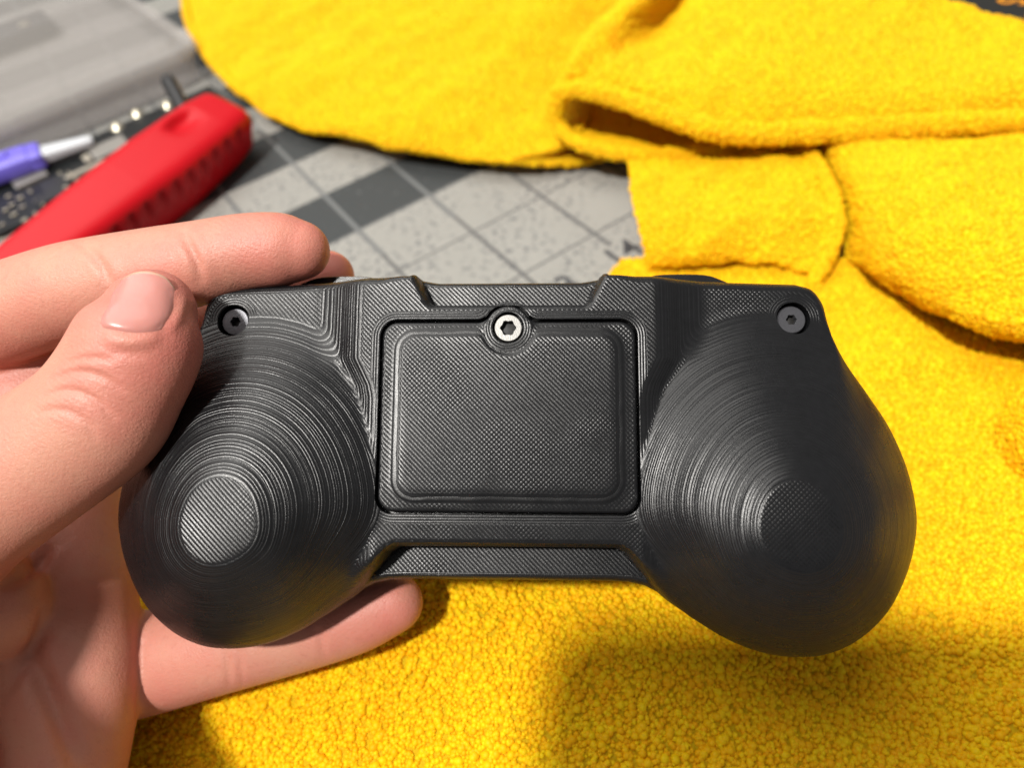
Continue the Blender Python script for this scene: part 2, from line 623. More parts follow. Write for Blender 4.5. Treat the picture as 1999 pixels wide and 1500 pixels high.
# sheet at the back left, its front lip lifted off the mat
surf([
    [(420, 70, 2), (490, 165, 2), (575, 222, 2), (690, 252, 2), (810, 272, 2), (1000, 292, 2), (1250, 310, 2)],
    [(362, 15, 9), (398, 100, 9), (472, 182, 9), (562, 238, 9), (680, 270, 9), (810, 294, 9), (1000, 314, 9), (1250, 330, 8)][:7],
    [(385, -40, 17), (450, 50, 16), (530, 125, 16), (620, 180, 16), (720, 215, 16), (850, 240, 16), (1120, 262, 12)],
    [(430, -120, 22), (520, -10, 21), (610, 60, 20), (710, 105, 20), (830, 130, 20), (970, 145, 18), (1180, 165, 7)],
    [(520, -200, 26), (620, -90, 25), (720, -30, 24), (820, 0, 24), (930, 20, 24), (1060, 30, 22), (1230, 50, 10)],
    [(620, -260, 26), (700, -200, 26), (800, -160, 25), (900, -140, 25), (1020, -130, 25), (1180, -120, 25), (1420, -110, 22)],
], 14, 12, wob=1.5, wscale=55, seed=5)
# upper right sheet that curls over with a stitched hem
HEM_TOP = [(1084, 208, 23), (1096, 182, 27), (1140, 175, 30), (1220, 195, 30), (1330, 236, 28), (1440, 261, 26), (1600, 257, 25), (1800, 245, 26), (2080, 230, 26)]
surf([
    HEM_TOP,
    [(1080, 196, 21), (1105, 140, 34), (1160, 125, 36), (1240, 140, 36), (1340, 165, 35), (1450, 175, 34), (1600, 175, 34), (1800, 170, 34), (2090, 160, 34)],
    [(1105, 125, 22), (1150, 62, 39), (1210, 45, 43), (1285, 60, 30), (1340, 55, 37), (1450, 60, 38), (1600, 60, 38), (1790, 65, 36), (2090, 110, 32)],
    [(1170, 60, 24), (1225, -5, 41), (1290, -30, 44), (1335, -5, 29), (1380, -30, 38), (1470, -50, 38), (1600, -60, 38), (1820, -8, 36), (2090, 76, 29)],
    [(1235, -40, 24), (1300, -100, 38), (1360, -120, 38), (1400, -120, 35), (1450, -140, 36), (1530, -160, 36), (1640, -150, 32), (1840, 0, 24), (2090, 78, 18)],
    [(1330, -160, 20), (1380, -190, 25), (1420, -200, 25), (1450, -200, 25), (1500, -210, 25), (1570, -220, 25), (1660, -190, 18), (1850, 20, 12), (2100, 95, 6)],
], 14, 12, wob=0.8, wscale=26, seed=9)
# lower lip of the curl
HEM_LOW = [(1084, 208, 23), (1086, 240, 18), (1120, 276, 14), (1180, 296, 13), (1260, 303, 13), (1400, 294, 13.5), (1540, 281, 14), (1600, 330, 17), (1633, 420, 15), (1622, 490, 11), (1588, 552, 7)]
surf([
    [(1088, 236, 15), (1130, 288, 10), (1190, 303, 9), (1260, 308, 9), (1400, 300, 9), (1545, 290, 10)],
    [(1084, 224, 20), (1120, 274, 15), (1180, 294, 14), (1260, 301, 14), (1400, 292, 14.5), (1540, 280, 15)],
    [(1090, 232, 17), (1128, 262, 13), (1188, 278, 12), (1268, 286, 12), (1400, 280, 13), (1545, 272, 14)],
    [(1096, 238, 13), (1140, 258, 9), (1205, 266, 8), (1290, 270, 8), (1410, 268, 8), (1552, 265, 9)],
    [(1112, 212, 9), (1160, 215, 9), (1230, 215, 9), (1310, 220, 9), (1430, 228, 9), (1565, 230, 9)],
    [(1140, 90, 14), (1190, 120, 14), (1250, 130, 14), (1330, 140, 14), (1450, 150, 14), (1580, 150, 14)],
], 12, 12, wob=0.5, seed=11)
# hanging flap with frayed left edge
surf([
    [(1225, 296, 10), (1330, 290, 11), (1450, 284, 12), (1545, 280, 12), (1590, 300, 10)],
    [(1228, 330, 12), (1335, 325, 15), (1455, 318, 16), (1560, 320, 16), (1612, 350, 15)],
    [(1236, 400, 15), (1340, 398, 18), (1460, 395, 18), (1580, 400, 17), (1630, 420, 14)],
    [(1254, 465, 13), (1345, 462, 17), (1455, 455, 16), (1570, 455, 13), (1624, 470, 11)],
    [(1264, 512, 8), (1345, 512, 10), (1445, 506, 10), (1530, 512, 9), (1600, 535, 8)],
    [(1266, 512, 3), (1345, 508, 3), (1445, 500, 3), (1530, 508, 3), (1595, 530, 3)],
], 14, 12, wob=0.9, wscale=14, seed=13)
# pillowy fold on the right
surf([
    [(1500, 240, 12), (1600, 225, 16), (1750, 215, 18), (1900, 205, 18), (2120, 200, 18)],
    [(1575, 290, 10), (1650, 290, 22), (1780, 285, 24), (1900, 280, 24), (2120, 275, 24)],
    [(1628, 370, 8), (1685, 370, 24), (1790, 370, 29), (1920, 370, 30), (2120, 370, 30)],
    [(1648, 440, 7), (1700, 450, 22), (1800, 470, 29), (1930, 480, 32), (2130, 480, 32)],
    [(1650, 484, 6), (1708, 520, 16), (1805, 570, 22), (1920, 610, 26), (2140, 650, 28)],
    [(1650, 498, 5), (1715, 542, 9), (1815, 602, 13), (1930, 648, 15), (2150, 700, 16)],
    [(1655, 495, 2), (1725, 535, 2), (1820, 585, 2), (1940, 625, 2), (2150, 680, 2)],
], 14, 12, wob=0.9, wscale=18, seed=17)
# rolled fold by the right edge
surf([
    [(1998, 698, 4), (2060, 670, 5), (2200, 650, 6)],
    [(1958, 755, 7), (2040, 730, 15), (2200, 700, 18)],
    [(1948, 830, 8), (2030, 820, 19), (2200, 800, 22)],
    [(1962, 900, 7), (2040, 900, 15), (2200, 890, 18)],
    [(2000, 945, 4), (2060, 960, 5), (2200, 970, 6)],
], 14, 14, wob=0.5, seed=19)


def hem(path, r, seed):
    pts = catmull([P(*p) for p in path], 26)
    s = np.r_[0, np.cumsum(np.linalg.norm(np.diff(pts, axis=0), axis=1))]
    m = int(s[-1] / 0.45)
    ss = np.linspace(0, s[-1], m)
    q = np.stack([np.interp(ss, s, pts[:, k]) for k in range(3)], 1)
    rr = r * (1 + 0.17 * np.abs(np.sin(ss * math.pi / 2.6)) + 0.10 * fbm(q, 5, seed))
    V, Fc = tube(q, rr, 10)
    o = mesh_obj('hem', V, Fc, M_CLOTH, cloth)
    pile = bpy.data.objects.new('pile', o.data.copy())
    COL.objects.link(pile); pile.parent = o
    pile['kind'] = 'stuff'
    md = pile.modifiers.new('pile', 'NODES'); md.node_group = PILE


hem(HEM_TOP, 2.9, 31)
hem(HEM_LOW, 1.8, 32)
hem([(366, -60, 14), (362, -10, 12), (368, 40, 11), (398, 98, 10.5), (434, 142, 10), (474, 182, 9)], 1.7, 33)

# ------------------------------------------------------------------ game controller
def rot3(a, b, c):
    return (Matrix.Rotation(a, 3, 'X') @ Matrix.Rotation(b, 3, 'Y') @ Matrix.Rotation(c, 3, 'Z'))


_R = np.array(rot3(math.radians(-7.909), math.radians(-2.243), math.radians(-0.306)))
VIEW = np.stack([RIGHT, -DOWN, -FWD], 1)                # viewer axes as columns
_Rw = VIEW @ _R
_T = CAM + RIGHT * -0.707 + DOWN * 5.073 + FWD * 114.317
ctl_mtx = Matrix(((*_Rw[0], _T[0] * MM), (*_Rw[1], _T[1] * MM), (*_Rw[2], _T[2] * MM), (0, 0, 0, 1)))
pad = thing('game_controller', 'black 3D printed game controller seen from behind, held in a hand', 'game controller', matrix=ctl_mtx)

lobe = [(48.4, 23.2), (51.2, 22.2), (53.1, 19.4), (53.6, 15.6), (54.3, 12.6), (56.0, 9.7), (59.8, 4.7), (63.5, -1.2), (66.0, -8.0), (67.0, -15.1),
        (66.3, -20.4), (64.4, -25.8), (61.2, -31.2), (56.6, -35.4), (51.5, -37.8), (46.4, -38.4), (40.8, -37.7), (35.2, -35.6), (29.8, -32.4)]
lobe = [tuple(p) for p in catmull(lobe, 6)]
halfA = [(0, 18.9), (6, 18.9), (12.4, 18.9), (12.9, 19.2), (15.1, 23.6), (15.7, 24.2), (19, 24.3), (23.4, 24.3), (30, 24.0), (37.4, 23.6), (43, 23.4)] + lobe + \
        [(26.4, -29.9), (23.4, -27.2), (20.8, -24.2), (18.8, -21.9), (17.6, -21.25), (12, -21.2), (0, -21.2)]
halfB = [(0, 23.8), (6, 23.8), (12.2, 23.8), (14.0, 24.1), (15.7, 24.4), (19, 24.4), (23.4, 24.4), (30, 24.1), (37.4, 23.7), (43, 23.5)] + \
        [(x + 0.05, y) for x, y in lobe] + [(26.4, -30.1), (24.6, -28.6), (22.6, -27.6), (20, -27.05), (17, -26.9), (8, -26.9), (0, -26.9)]


def full(h, step=0.45):
    pts = h + [(-x, y) for x, y in reversed(h[1:-1])]
    out = []
    for a, b in zip(pts, pts[1:] + pts[:1]):
        n = max(1, int(math.dist(a, b) / step))
        out += [(a[0] + (b[0] - a[0]) * k / n, a[1] + (b[1] - a[1]) * k / n) for k in range(n)]
    return np.array(out)


OUT_A, OUT_B = full(halfA), full(halfB)


def sdist(p, poly):
    """positive inside, distance to polygon border (mm)"""
    p = np.asarray(p, float)
    out = np.empty(len(p))
    a = poly; b = np.roll(poly, -1, 0)
    ab = b - a
    l2 = (ab ** 2).sum(1)
    for s in range(0, len(p), 4000):
        q = p[s:s + 4000, None]
        t = np.clip(((q - a) * ab).sum(2) / l2, 0, 1)
        dd = ((q - a - ab * t[..., None]) ** 2).sum(2).min(1) ** 0.5
        x, y = q[..., 0], q[..., 1]
        cond = (a[:, 1] > y) != (b[:, 1] > y)
        with np.errstate(divide='ignore', invalid='ignore'):
            xi = a[:, 0] + (y - a[:, 1]) / np.where(ab[:, 1] == 0, 1e-12, ab[:, 1]) * ab[:, 0]
        ins = ((cond & (x < xi)).sum(1) % 2) == 1
        out[s:s + 4000] = np.where(ins, dd, -dd)
    return out


def sstep(x, a, b):
    t = np.clip((x - a) / (b - a), 0, 1)
    return t * t * (3 - 2 * t)


def smax(a, b, k):
    h = np.clip(0.5 + 0.5 * (a - b) / k, 0, 1)
    return b * (1 - h) + a * h + k * h * (1 - h)


def rrect(hw, y0, y1, r, bump_r=None, n=8):
    """rounded rectangle with the screw bump in the middle of its top edge, counter-clockwise"""
    pts = []
    for cx, cy, a0 in ((hw - r, y1 - r, 0), (-hw + r, y1 - r, 90), (-hw + r, y0 + r, 180), (hw - r, y0 + r, 270)):
        if a0 == 90 and bump_r:
            c = 14.4
            a = math.asin((y1 - c) / bump_r)
            xb = bump_r * math.cos(a)
            pts += [(xb + 1.0, y1), (xb + 0.45, y1 + 0.18)]
            for k in range(19):
                th = a + 0.16 + (math.pi - 2 * a - 0.32) * k / 18
                pts.append((bump_r * math.cos(th), c + bump_r * math.sin(th)))
            pts += [(-xb - 0.45, y1 + 0.18), (-xb - 1.0, y1)]
        for k in range(n + 1):
            th = math.radians(a0 + 90 * k / n)
            pts.append((cx + r * math.cos(th), cy + r * math.sin(th)))
    out = []
    for a, b in zip(pts, pts[1:] + pts[:1]):
        m = max(1, int(math.dist(a, b) / 0.5))
        out += [(a[0] + (b[0] - a[0]) * k / m, a[1] + (b[1] - a[1]) * k / m) for k in range(m)]
    return np.array(out)


DOOR = rrect(20.75, -15.45, 15.5, 2.6, 3.75)
HOLE = rrect(21.12, -15.85, 15.9, 2.9, 4.1)
APEX = (42.5, -17.2)
SCREWS = [(-47.0, 16.4), (47.0, 16.4)]


def dome(x, y):
    ax = np.abs(x)
    dx, dy = ax - APEX[0], y - APEX[1]
    up = np.where(dy > 0, dy / 1.22, dy)
    rho = np.sqrt(dx ** 2 + up ** 2)
    s = np.sqrt(np.maximum(rho - 5.6, 0) ** 2 + 0.2) - 0.45
    s = np.maximum(s, 0)
    z = 8.6 - 0.0075 * np.minimum(rho, 5.6) ** 2 - 0.43 * s - 0.0052 * s ** 2
    # crease running from the door's lower corners to the grips
    z -= 0.34 * 1.6 * np.log1p(np.exp((-16.0 - y) / 1.6)) * sstep(-dx, 7, 17)
    return z


def plate(x, y):
    ax = np.abs(x)
    # edge of the raised middle plate
    ex = np.interp(y, [-30, 3, 5, 9.5, 30], [21.2, 21.2, 21.6, 23.9, 23.9])
    s = np.maximum(ax - ex, 0)
    return -3.3 * sstep(s, -0.6, 9.5)


def height_top(x, y):
    base = np.full(len(x), -3.0)
    z = smax(base, plate(x, y), 0.5 + 2.2 * sstep(np.abs(x), 25, 31)) - 0.25 * sstep(np.abs(x), 27, 33)
    return smax(z, dome(x, y), 0.5 + 1.6 * sstep(np.abs(x), 24, 30))


def height(pts):
    x, y = pts[:, 0], pts[:, 1]
    ax = np.abs(x)
    dA, dB = sdist(pts, OUT_A), sdist(pts, OUT_B)
    z = height_top(x, y)
    R = 1.3 + 0.9 * sstep(y, 14, 20) * sstep(ax, 17, 22) + 14.0 * sstep(-y, -13, 6) * sstep(ax, 20, 40)
    zs = np.full(len(x), -8.0)
    mid = ax < 16.5
    zs = np.where((y > 10) & mid, -4.2, zs)
    zs = np.where((y < -10), -8.0 + 0.9 * sstep(-ax, -26, -19), zs)
    q = np.clip(dA / R, 0, 1)
    zA = zs + (z - zs) * np.sqrt(np.maximum(0, 1 - (1 - q) ** 2))
    # ledges
    zl = np.where(y > 0, -4.2, -6.9 - 0.10 * (y + 21.2))
    eb = np.where(y > 0, -8.0, -9.0)
    qb = np.clip(dB / 1.3, 0, 1)
    zB = eb + (zl - eb) * np.sqrt(np.maximum(0, 1 - (1 - qb) ** 2))
    both = (dB < 1e-6)
    return np.where(dA > 0, np.maximum(zA, np.where(mid | (y < -20) & (ax < 24), zB, -99)), zB), dA, dB


def hexgrid(poly, s):
    x0, y0 = poly.min(0); x1, y1 = poly.max(0)
    pts = []
    r = 0
    y = y0
    while y < y1:
        xs = np.arange(x0 + (s / 2 if r % 2 else 0), x1, s)
        pts.append(np.stack([xs, np.full(len(xs), y)], 1))
        y += s * 0.866; r += 1
    return np.concatenate(pts)


def circle(c, r, n=28):
    return np.array([(c[0] + r * math.cos(2 * math.pi * k / n), c[1] + r * math.sin(2 * math.pi * k / n)) for k in range(n)])


def offset_ring(poly, d):
    t = np.roll(poly, -1, 0) - np.roll(poly, 1, 0)
    t /= np.linalg.norm(t, axis=1)[:, None] + 1e-9
    n = np.stack([-t[:, 1], t[:, 0]], 1)
    c = poly + n * d
    if (sdist(c, poly) > 0).mean() < 0.5: c = poly - n * d
    return c


def triangulate(loops, pts):
    """loops: outer first, then holes"""
    verts, edges = [], []
    for lp in loops:
        b = len(verts)
        verts += [Vector(p) for p in lp]
        edges += [(b + k, b + (k + 1) % len(lp)) for k in range(len(lp))]
    verts += [Vector(p) for p in pts]
    v, e, f, *_ = delaunay_2d_cdt(verts, edges, [], 0, 1e-4)
    v = np.array([(p.x, p.y) for p in v])
    f = np.array([t for t in f if len(t) == 3])
    c = v[f].mean(1)
    keep = sdist(c, loops[0]) > 0
    for h in loops[2:] if loops[1] is None else loops[1:]:
        keep &= sdist(c, h) < 0
    f = f[keep]
    a = np.cross(v[f[:, 1]] - v[f[:, 0]], v[f[:, 2]] - v[f[:, 0]])
    f[a < 0] = f[a < 0][:, ::-1]
    used = np.unique(f)
    m = -np.ones(len(v), int); m[used] = np.arange(len(used))
    return v[used], m[f]


def set_attr(o, name, vals):
    a = o.data.attributes.new(name, 'FLOAT', 'POINT')
    a.data.foreach_set('value', np.asarray(vals, np.float32))


def loop_indices(v2, loop):
    idx = []
    for p in loop:
        d = ((v2 - p) ** 2).sum(1)
        k = int(d.argmin())
        if d[k] < 0.02 ** 2 and (not idx or idx[-1] != k): idx.append(k)
    return idx


def build_shell():
    screw_holes = [circle(s, 2.78) for s in SCREWS]
    grid = hexgrid(OUT_B, 0.5)
    rings = [offset_ring(OUT_A, d) for d in (0.12, 0.35, 0.7, 1.1)] + [offset_ring(OUT_B, d) for d in (0.15, 0.45, 0.8, 1.3)]
    rings += [offset_ring(OUT_A, -0.06)]
    for hq in screw_holes: rings.append(hq[0:0])
    pts = np.concatenate([grid] + rings)
    dB = sdist(pts, OUT_B)
    pts = pts[dB > 0.08]
    pts = pts[sdist(pts, HOLE) < -0.12]
    for hq in screw_holes: pts = pts[sdist(pts, hq) < -0.15]
    dA = np.abs(sdist(pts, OUT_A))
    pts = pts[dA > 0.04]
    # outline A as points only where it differs from B
    inner = OUT_A[sdist(OUT_A, OUT_B) > 0.3]
    pts = np.concatenate([pts, inner])
    v2, f = triangulate([OUT_B, HOLE] + screw_holes, pts)
    z, dA, dB = height(v2)
    dH = -sdist(v2, HOLE)
    # soften the rim of the screw recesses
    V = np.column_stack([v2, z])
    Fc = f.tolist()
    ed = np.minimum(np.minimum(np.where(dA > 0, dA, 9), dB), dH)
    for s in SCREWS: ed = np.minimum(ed, np.hypot(v2[:, 0] - s[0], v2[:, 1] - s[1]) - 2.78)
    V = V.tolist(); ed = ed.tolist()

    def wall(loop, zs, inset=0.0, sign=1):
        idx = loop_indices(v2, loop)
        prev = idx
        c = np.mean(loop, 0)
        for zz in zs:
            cur = []
            for k in idx:
                cur.append(len(V)); V.append([V[k][0], V[k][1], zz]); ed.append(0.0)
            n = len(idx)
            for k in range(n):
                k2 = (k + 1) % n
                q = [prev[k], prev[k2], cur[k2], cur[k]]
                Fc.append(q if sign > 0 else q[::-1])
            prev = cur
        return prev
    wall(HOLE, [-1.2, -4.0], sign=-1)
    for hq in screw_holes:
        last = wall(hq, [-5.0, -7.5], sign=1)
    wall(OUT_B, [-10.2, -11.0], sign=1)
    o = mesh_obj('rear_shell', V, Fc, M_PLASTIC, pad, local=True)
    set_attr(o, 'edist', ed)
    bm = bmesh.new(); bm.from_mesh(o.data)
    bmesh.ops.recalc_face_normals(bm, faces=bm.faces[:])
    bm.to_mesh(o.data); bm.free()
    # outward test: the mean face should look at +z
    if sum(p.normal.z * p.area for p in o.data.polygons) < 0: o.data.flip_normals()
    return sharp(o, 40)


build_shell()


def build_door():
    hole = circle((0, 14.4), 2.62)
    grid = hexgrid(DOOR, 0.5)
    pts = np.concatenate([grid, offset_ring(DOOR, 0.14), offset_ring(DOOR, 0.35), offset_ring(DOOR, 0.7)] + [circle((0, 14.4), r, 40) for r in (2.8, 3.05, 3.3, 3.55)])
    pts = pts[sdist(pts, DOOR) > 0.06]
    pts = pts[sdist(pts, hole) < -0.1]
    v2, f = triangulate([DOOR, hole], pts)
    x, y = v2[:, 0], v2[:, 1]
    inner = rrect(18.0, -13.2, 13.6, 3.0)
    di = sdist(v2, inner)
    z = 0.42 * sstep(di, -1.8, 1.6) - 0.12
    rr = np.hypot(x, y - 14.4)
    z = z * sstep(rr, 3.6, 5.0) + (0.12 - 0.0) * (1 - sstep(rr, 3.7, 3.95))
    z = smax(z, dome(x, y) - 0.15, 0.25)
    d = sdist(v2, DOOR)
    q = np.clip(d / 0.5, 0, 1)
    z = z - 0.5 * (1 - np.sqrt(np.maximum(0, 1 - (1 - q) ** 2)))
    V = np.column_stack([v2, z]).tolist(); Fc = f.tolist()
    ed = np.minimum(np.where(d < 0.5, d, 9.0), np.abs(rr - 2.62)).tolist()
    for loop, zs in ((DOOR, [-1.0, -2.5]), (hole, [-0.8, -2.5])):
        idx = loop_indices(v2, loop); prev = idx
        for zz in zs:
            cur = []
            for k in idx:
                cur.append(len(V)); V.append([V[k][0], V[k][1], zz]); ed.append(0.0)
            for k in range(len(idx)):
                k2 = (k + 1) % len(idx)
                Fc.append([prev[k], prev[k2], cur[k2], cur[k]])
            prev = cur
    o = mesh_obj('battery_door', V, Fc, M_PLASTIC, pad, local=True)
    set_attr(o, 'edist', ed)
    bm = bmesh.new(); bm.from_mesh(o.data)
    bmesh.ops.recalc_face_normals(bm, faces=bm.faces[:])
    bm.to_mesh(o.data); bm.free()
    if sum(p.normal.z * p.area for p in o.data.polygons) < 0: o.data.flip_normals()
    return sharp(o, 45)


door = build_door()


def screw(parent, c, r, z, mat, hole_r, lobes, label=None):
    """cap screw: a bevelled head with a star-shaped drive hole, the hole's floor a sub-part"""
    n = 48
    def star(k):
        th = 2 * math.pi * k / n
        return hole_r * (1 + 0.09 * math.cos(lobes * th))
    V, Fc, rows = [], [], []
    prof = [(None, z - 1.4), (None, z - 0.05), ('s', z), (r * 0.93, z), (r, z - 0.22), (r, z - 2.6)]
    for rad, zz in prof:
        row = []
        for k in range(n):
            th = 2 * math.pi * k / n
            q = star(k) * (1.0 if rad is None else 1.06) if rad in (None, 's') else rad
            row.append(len(V)); V.append((c[0] + q * math.cos(th), c[1] + q * math.sin(th), zz))
        rows.append(row)
    for a, b in zip(rows, rows[1:]):
        for k in range(n): Fc.append([a[k], b[k], b[(k + 1) % n], a[(k + 1) % n]])
    o = mesh_obj('screw', V, Fc, mat, parent, local=True)
    bm = bmesh.new(); bm.from_mesh(o.data); bmesh.ops.recalc_face_normals(bm, faces=bm.faces[:]); bm.to_mesh(o.data); bm.free()
    sharp(o, 30)
    V, Fc = revolve([(0, z - 1.15), (hole_r * 0.5, z - 1.2), (hole_r * 1.2, z - 1.35)], 24, *c)
    mesh_obj('drive_socket', V, Fc, M_DARK, o, local=True)
    if label: o['label'] = label
    return o


screw(door, (0, 14.4), 2.32, 0.02, M_STEEL, 1.18, 6, 'bright steel cap screw in the battery door')
for s in SCREWS:
    screw(pad, s, 2.35, -3.45, M_BLACKSTEEL, 0.82, 6, 'black screw sunk in a corner of the shell')


def build_front():
    ring = OUT_B[::3]
    V, Fc, rows = [], [], []
    def inset(p, d):
        return offset_ring(p, d) if d else p
    wide = np.array([(x * (1 + 0.018 * sstep(np.array([-y]), 0, 18)[0]), y) for x, y in ring])
    for d, z in ((1.2, -8.0), (0.25, -9.4), (0.25, -10.6), (0.0, -11.5), (0.4, -14.5), (1.6, -17.0), (3.4, -18.4)):
        q = inset(wide, d)
        rows.append(list(range(len(V), len(V) + len(q))))
        V += [(x, y, z) for x, y in q]
    for a, b in zip(rows, rows[1:]):
        for k in range(len(a)): Fc.append([a[k], b[k], b[(k + 1) % len(a)], a[(k + 1) % len(a)]])
    c = len(V); V.append((0, -2, -18.8))
    for k in range(len(rows[-1])): Fc.append([rows[-1][k], c, rows[-1][(k + 1) % len(ring)]])
    # floor under the battery door and the screw wells
    o = mesh_obj('front_shell', V, Fc, M_PLASTIC, pad, local=True)
    set_attr(o, 'edist', [9.0] * len(V))
    bm = bmesh.new(); bm.from_mesh(o.data); bmesh.ops.recalc_face_normals(bm, faces=bm.faces[:]); bm.to_mesh(o.data); bm.free()
    return sharp(o, 50)


build_front()
V, Fc = box_geo(0, 0, -3.2, 44, 36, 0.8)
o = mesh_obj('battery_well', V, Fc, M_PLASTIC, pad, smooth=False, local=True)
for s in SCREWS:
    V, Fc = revolve([(0, -7.2), (3.2, -7.2), (3.2, -7.8), (0, -7.8)], 24, *s)
    mesh_obj('screw_well', V, Fc, M_PLASTIC, pad, local=True)
for sgn in (-1, 1):
    prof = [(23.0, 22), (23.4, 24.6), (25.0, 25.7), (28, 26.0), (34, 25.9), (37.0, 25.0), (39.0, 23.8), (39.5, 22)]
    prof = catmull(prof, 4)
    V, Fc = [], []
    for z in (-8.6, -9.2, -15.5, -16.2):
        k = 0.25 if z in (-8.6, -16.2) else 0
        V += [(sgn * x, y - k, z) for x, y in prof]
    n = len(prof)
    for r in range(3):
        for k in range(n - 1): Fc.append([r * n + k, r * n + k + 1, (r + 1) * n + k + 1, (r + 1) * n + k])
    Fc.append(list(range(n))); Fc.append([3 * n + k for k in range(n)][::-1])
    o = mesh_obj('shoulder_button', V, Fc, M_PLASTIC, pad, local=True)
    bm = bmesh.new(); bm.from_mesh(o.data); bmesh.ops.recalc_face_normals(bm, faces=bm.faces[:]); bm.to_mesh(o.data); bm.free()
    sharp(o, 35)

# ------------------------------------------------------------------ the hand
hand = thing('person_hand', 'bare left hand with short thumbnail gripping the black controller', 'hand', P(100, 1400, 0))


def chain(rows, squash=0.9, n=28):
    """rows of (u, v, depth, radius mm)"""
    q = np.array([[*D(u, v, d), r] for u, v, d, r in rows])
    q = catmull(q, 7)
    return tube(q[:, :3], q[:, 3], n, squash, axis=-FWD)


HAND = [
    chain([(-330, 760, 142, 11), (-200, 700, 138, 10.4), (-60, 640, 133, 9.6), (110, 578, 128, 8.9), (205, 556, 126.5, 8.7), (295, 532, 125, 7.8), (385, 515, 124, 7.4), (480, 494, 124, 6.9), (555, 488, 124, 6.5), (586, 489, 124, 5.4)], 0.95),
    chain([(-280, 960, 136, 12), (-160, 860, 138, 11), (40, 790, 139, 10), (300, 660, 146, 7.6), (480, 592, 144, 7), (600, 549, 142, 6.4), (640, 541, 142, 5.6)]),
    chain([(-330, 1180, 118, 16), (-200, 1085, 115, 14), (-60, 985, 113, 12.2), (70, 900, 111.5, 11.2), (160, 838, 110.5, 10.8), (200, 800, 110, 10.7), (236, 740, 109.5, 10.1), (262, 690, 109, 9.9), (280, 645, 109.2, 9.4), (292, 612, 110, 7.3)], 0.82),
    chain([(-350, 1150, 117, 16), (-545, 1190, 96, 22), (-720, 1400, 88, 22), (-900, 1800, 76, 24), (-1150, 2400, 60, 26)]),
    chain([(-200, 1100, 121, 18), (-110, 1150, 122, 15), (-14, 1190, 121.5, 9)]),
    chain([(110, 980, 142, 12.5), (128, 1100, 138, 12.3), (144, 1210, 133, 11.7), (152, 1320, 129, 11.0), (130, 1440, 127, 11.2), (80, 1640, 125, 12)], 0.85),
    chain([(40, 1300, 124, 5.5), (75, 1400, 122, 6.2), (88, 1480, 120.5, 6.2), (80, 1660, 118, 9)]),
    chain([(-280, 960, 130, 17), (-230, 1250, 130, 20), (-180, 1500, 128, 21), (-140, 1760, 126, 21)]),
    chain([(-120, 1000, 130, 15), (0, 1120, 140, 13), (20, 1300, 136, 12.5), (0, 1500, 128, 13.5), (-20, 1700, 126, 15)]),
    chain([(40, 1345, 150, 9.5), (180, 1320, 145, 10.4), (300, 1292, 139, 10.0), (450, 1260, 134.5, 8.6), (600, 1226, 132, 7.7), (700, 1200, 131, 7.0), (768, 1178, 130.5, 5.7)]),
]
V, Fc = merge_geo(HAND)
tmp = mesh_obj('hand_raw', V, Fc, None, None)
rm = tmp.modifiers.new('r', 'REMESH')
rm.mode = 'VOXEL'; rm.voxel_size = 0.00055
bpy.context.view_layer.update()
hm = bpy.data.meshes.new_from_object(tmp.evaluated_get(bpy.context.evaluated_depsgraph_get()))
bpy.data.objects.remove(tmp)
nv = len(hm.vertices)
co = np.empty(nv * 3); hm.vertices.foreach_get('co', co); co = co.reshape(-1, 3) / MM
ed = np.empty(len(hm.edges) * 2, int); hm.edges.foreach_get('vertices', ed); ed = ed.reshape(-1, 2)
deg = np.bincount(ed.ravel(), minlength=nv)[:, None].astype(float)


def laplace(c, it, f=0.5):
    for _ in range(it):
        s = np.zeros_like(c)
        for k in range(3):
            s[:, k] = np.bincount(ed[:, 0], c[ed[:, 1], k], nv) + np.bincount(ed[:, 1], c[ed[:, 0], k], nv)
        c = c + f * (s / np.maximum(deg, 1) - c)
    return c


co = laplace(co, 20)
hfaces = [list(p.vertices) for p in hm.polygons]


def vnormals(c):
    hm.vertices.foreach_set('co', (c * MM).ravel()); hm.update()
    n = np.empty(nv * 3); hm.vertices.foreach_get('normal', n)
    return n.reshape(-1, 3)


def hit(bvh, u, v):
    r = ray(u, v); r = r / np.linalg.norm(r)
    loc, nrm, i, d = bvh.ray_cast(Vector(CAM), Vector(r))
    return None if loc is None else np.array(loc)


def near_path(c, pts):
    pts = np.array(pts)
    best = np.full(len(c), 1e9)
    pos = np.zeros(len(c))
    for i, (a, b) in enumerate(zip(pts, pts[1:])):
        ab = b - a
        t = np.clip(((c - a) @ ab) / (ab @ ab), 0, 1)
        dd = np.linalg.norm(c - a - t[:, None] * ab, axis=1)
        pos = np.where(dd < best, (i + t) / (len(pts) - 1), pos)
        best = np.minimum(best, dd)
    return best, np.sqrt(np.clip(np.sin(math.pi * pos), 0, 1))


def crease(c, path, depth, width, ridge=0.0):
    bvh = BVH0
    px = catmull(np.array(path, float), 6)
    pts = [h for h in (hit(bvh, *p) for p in px) if h is not None]
    if len(pts) < 2: return c
    # keep to one surface: drop points that jump in depth
    keep = [pts[0]]
    for p in pts[1:]:
        if np.linalg.norm(p - keep[-1]) < 6: keep.append(p)
    if len(keep) < 2: return c
    d, tap = near_path(c, keep)
    n = vnormals(c)
    k = -depth * np.exp(-(d / width) ** 2) + ridge * np.exp(-((d - 2.2 * width) / (1.2 * width)) ** 2)
    return c + n * (k * tap)[:, None]


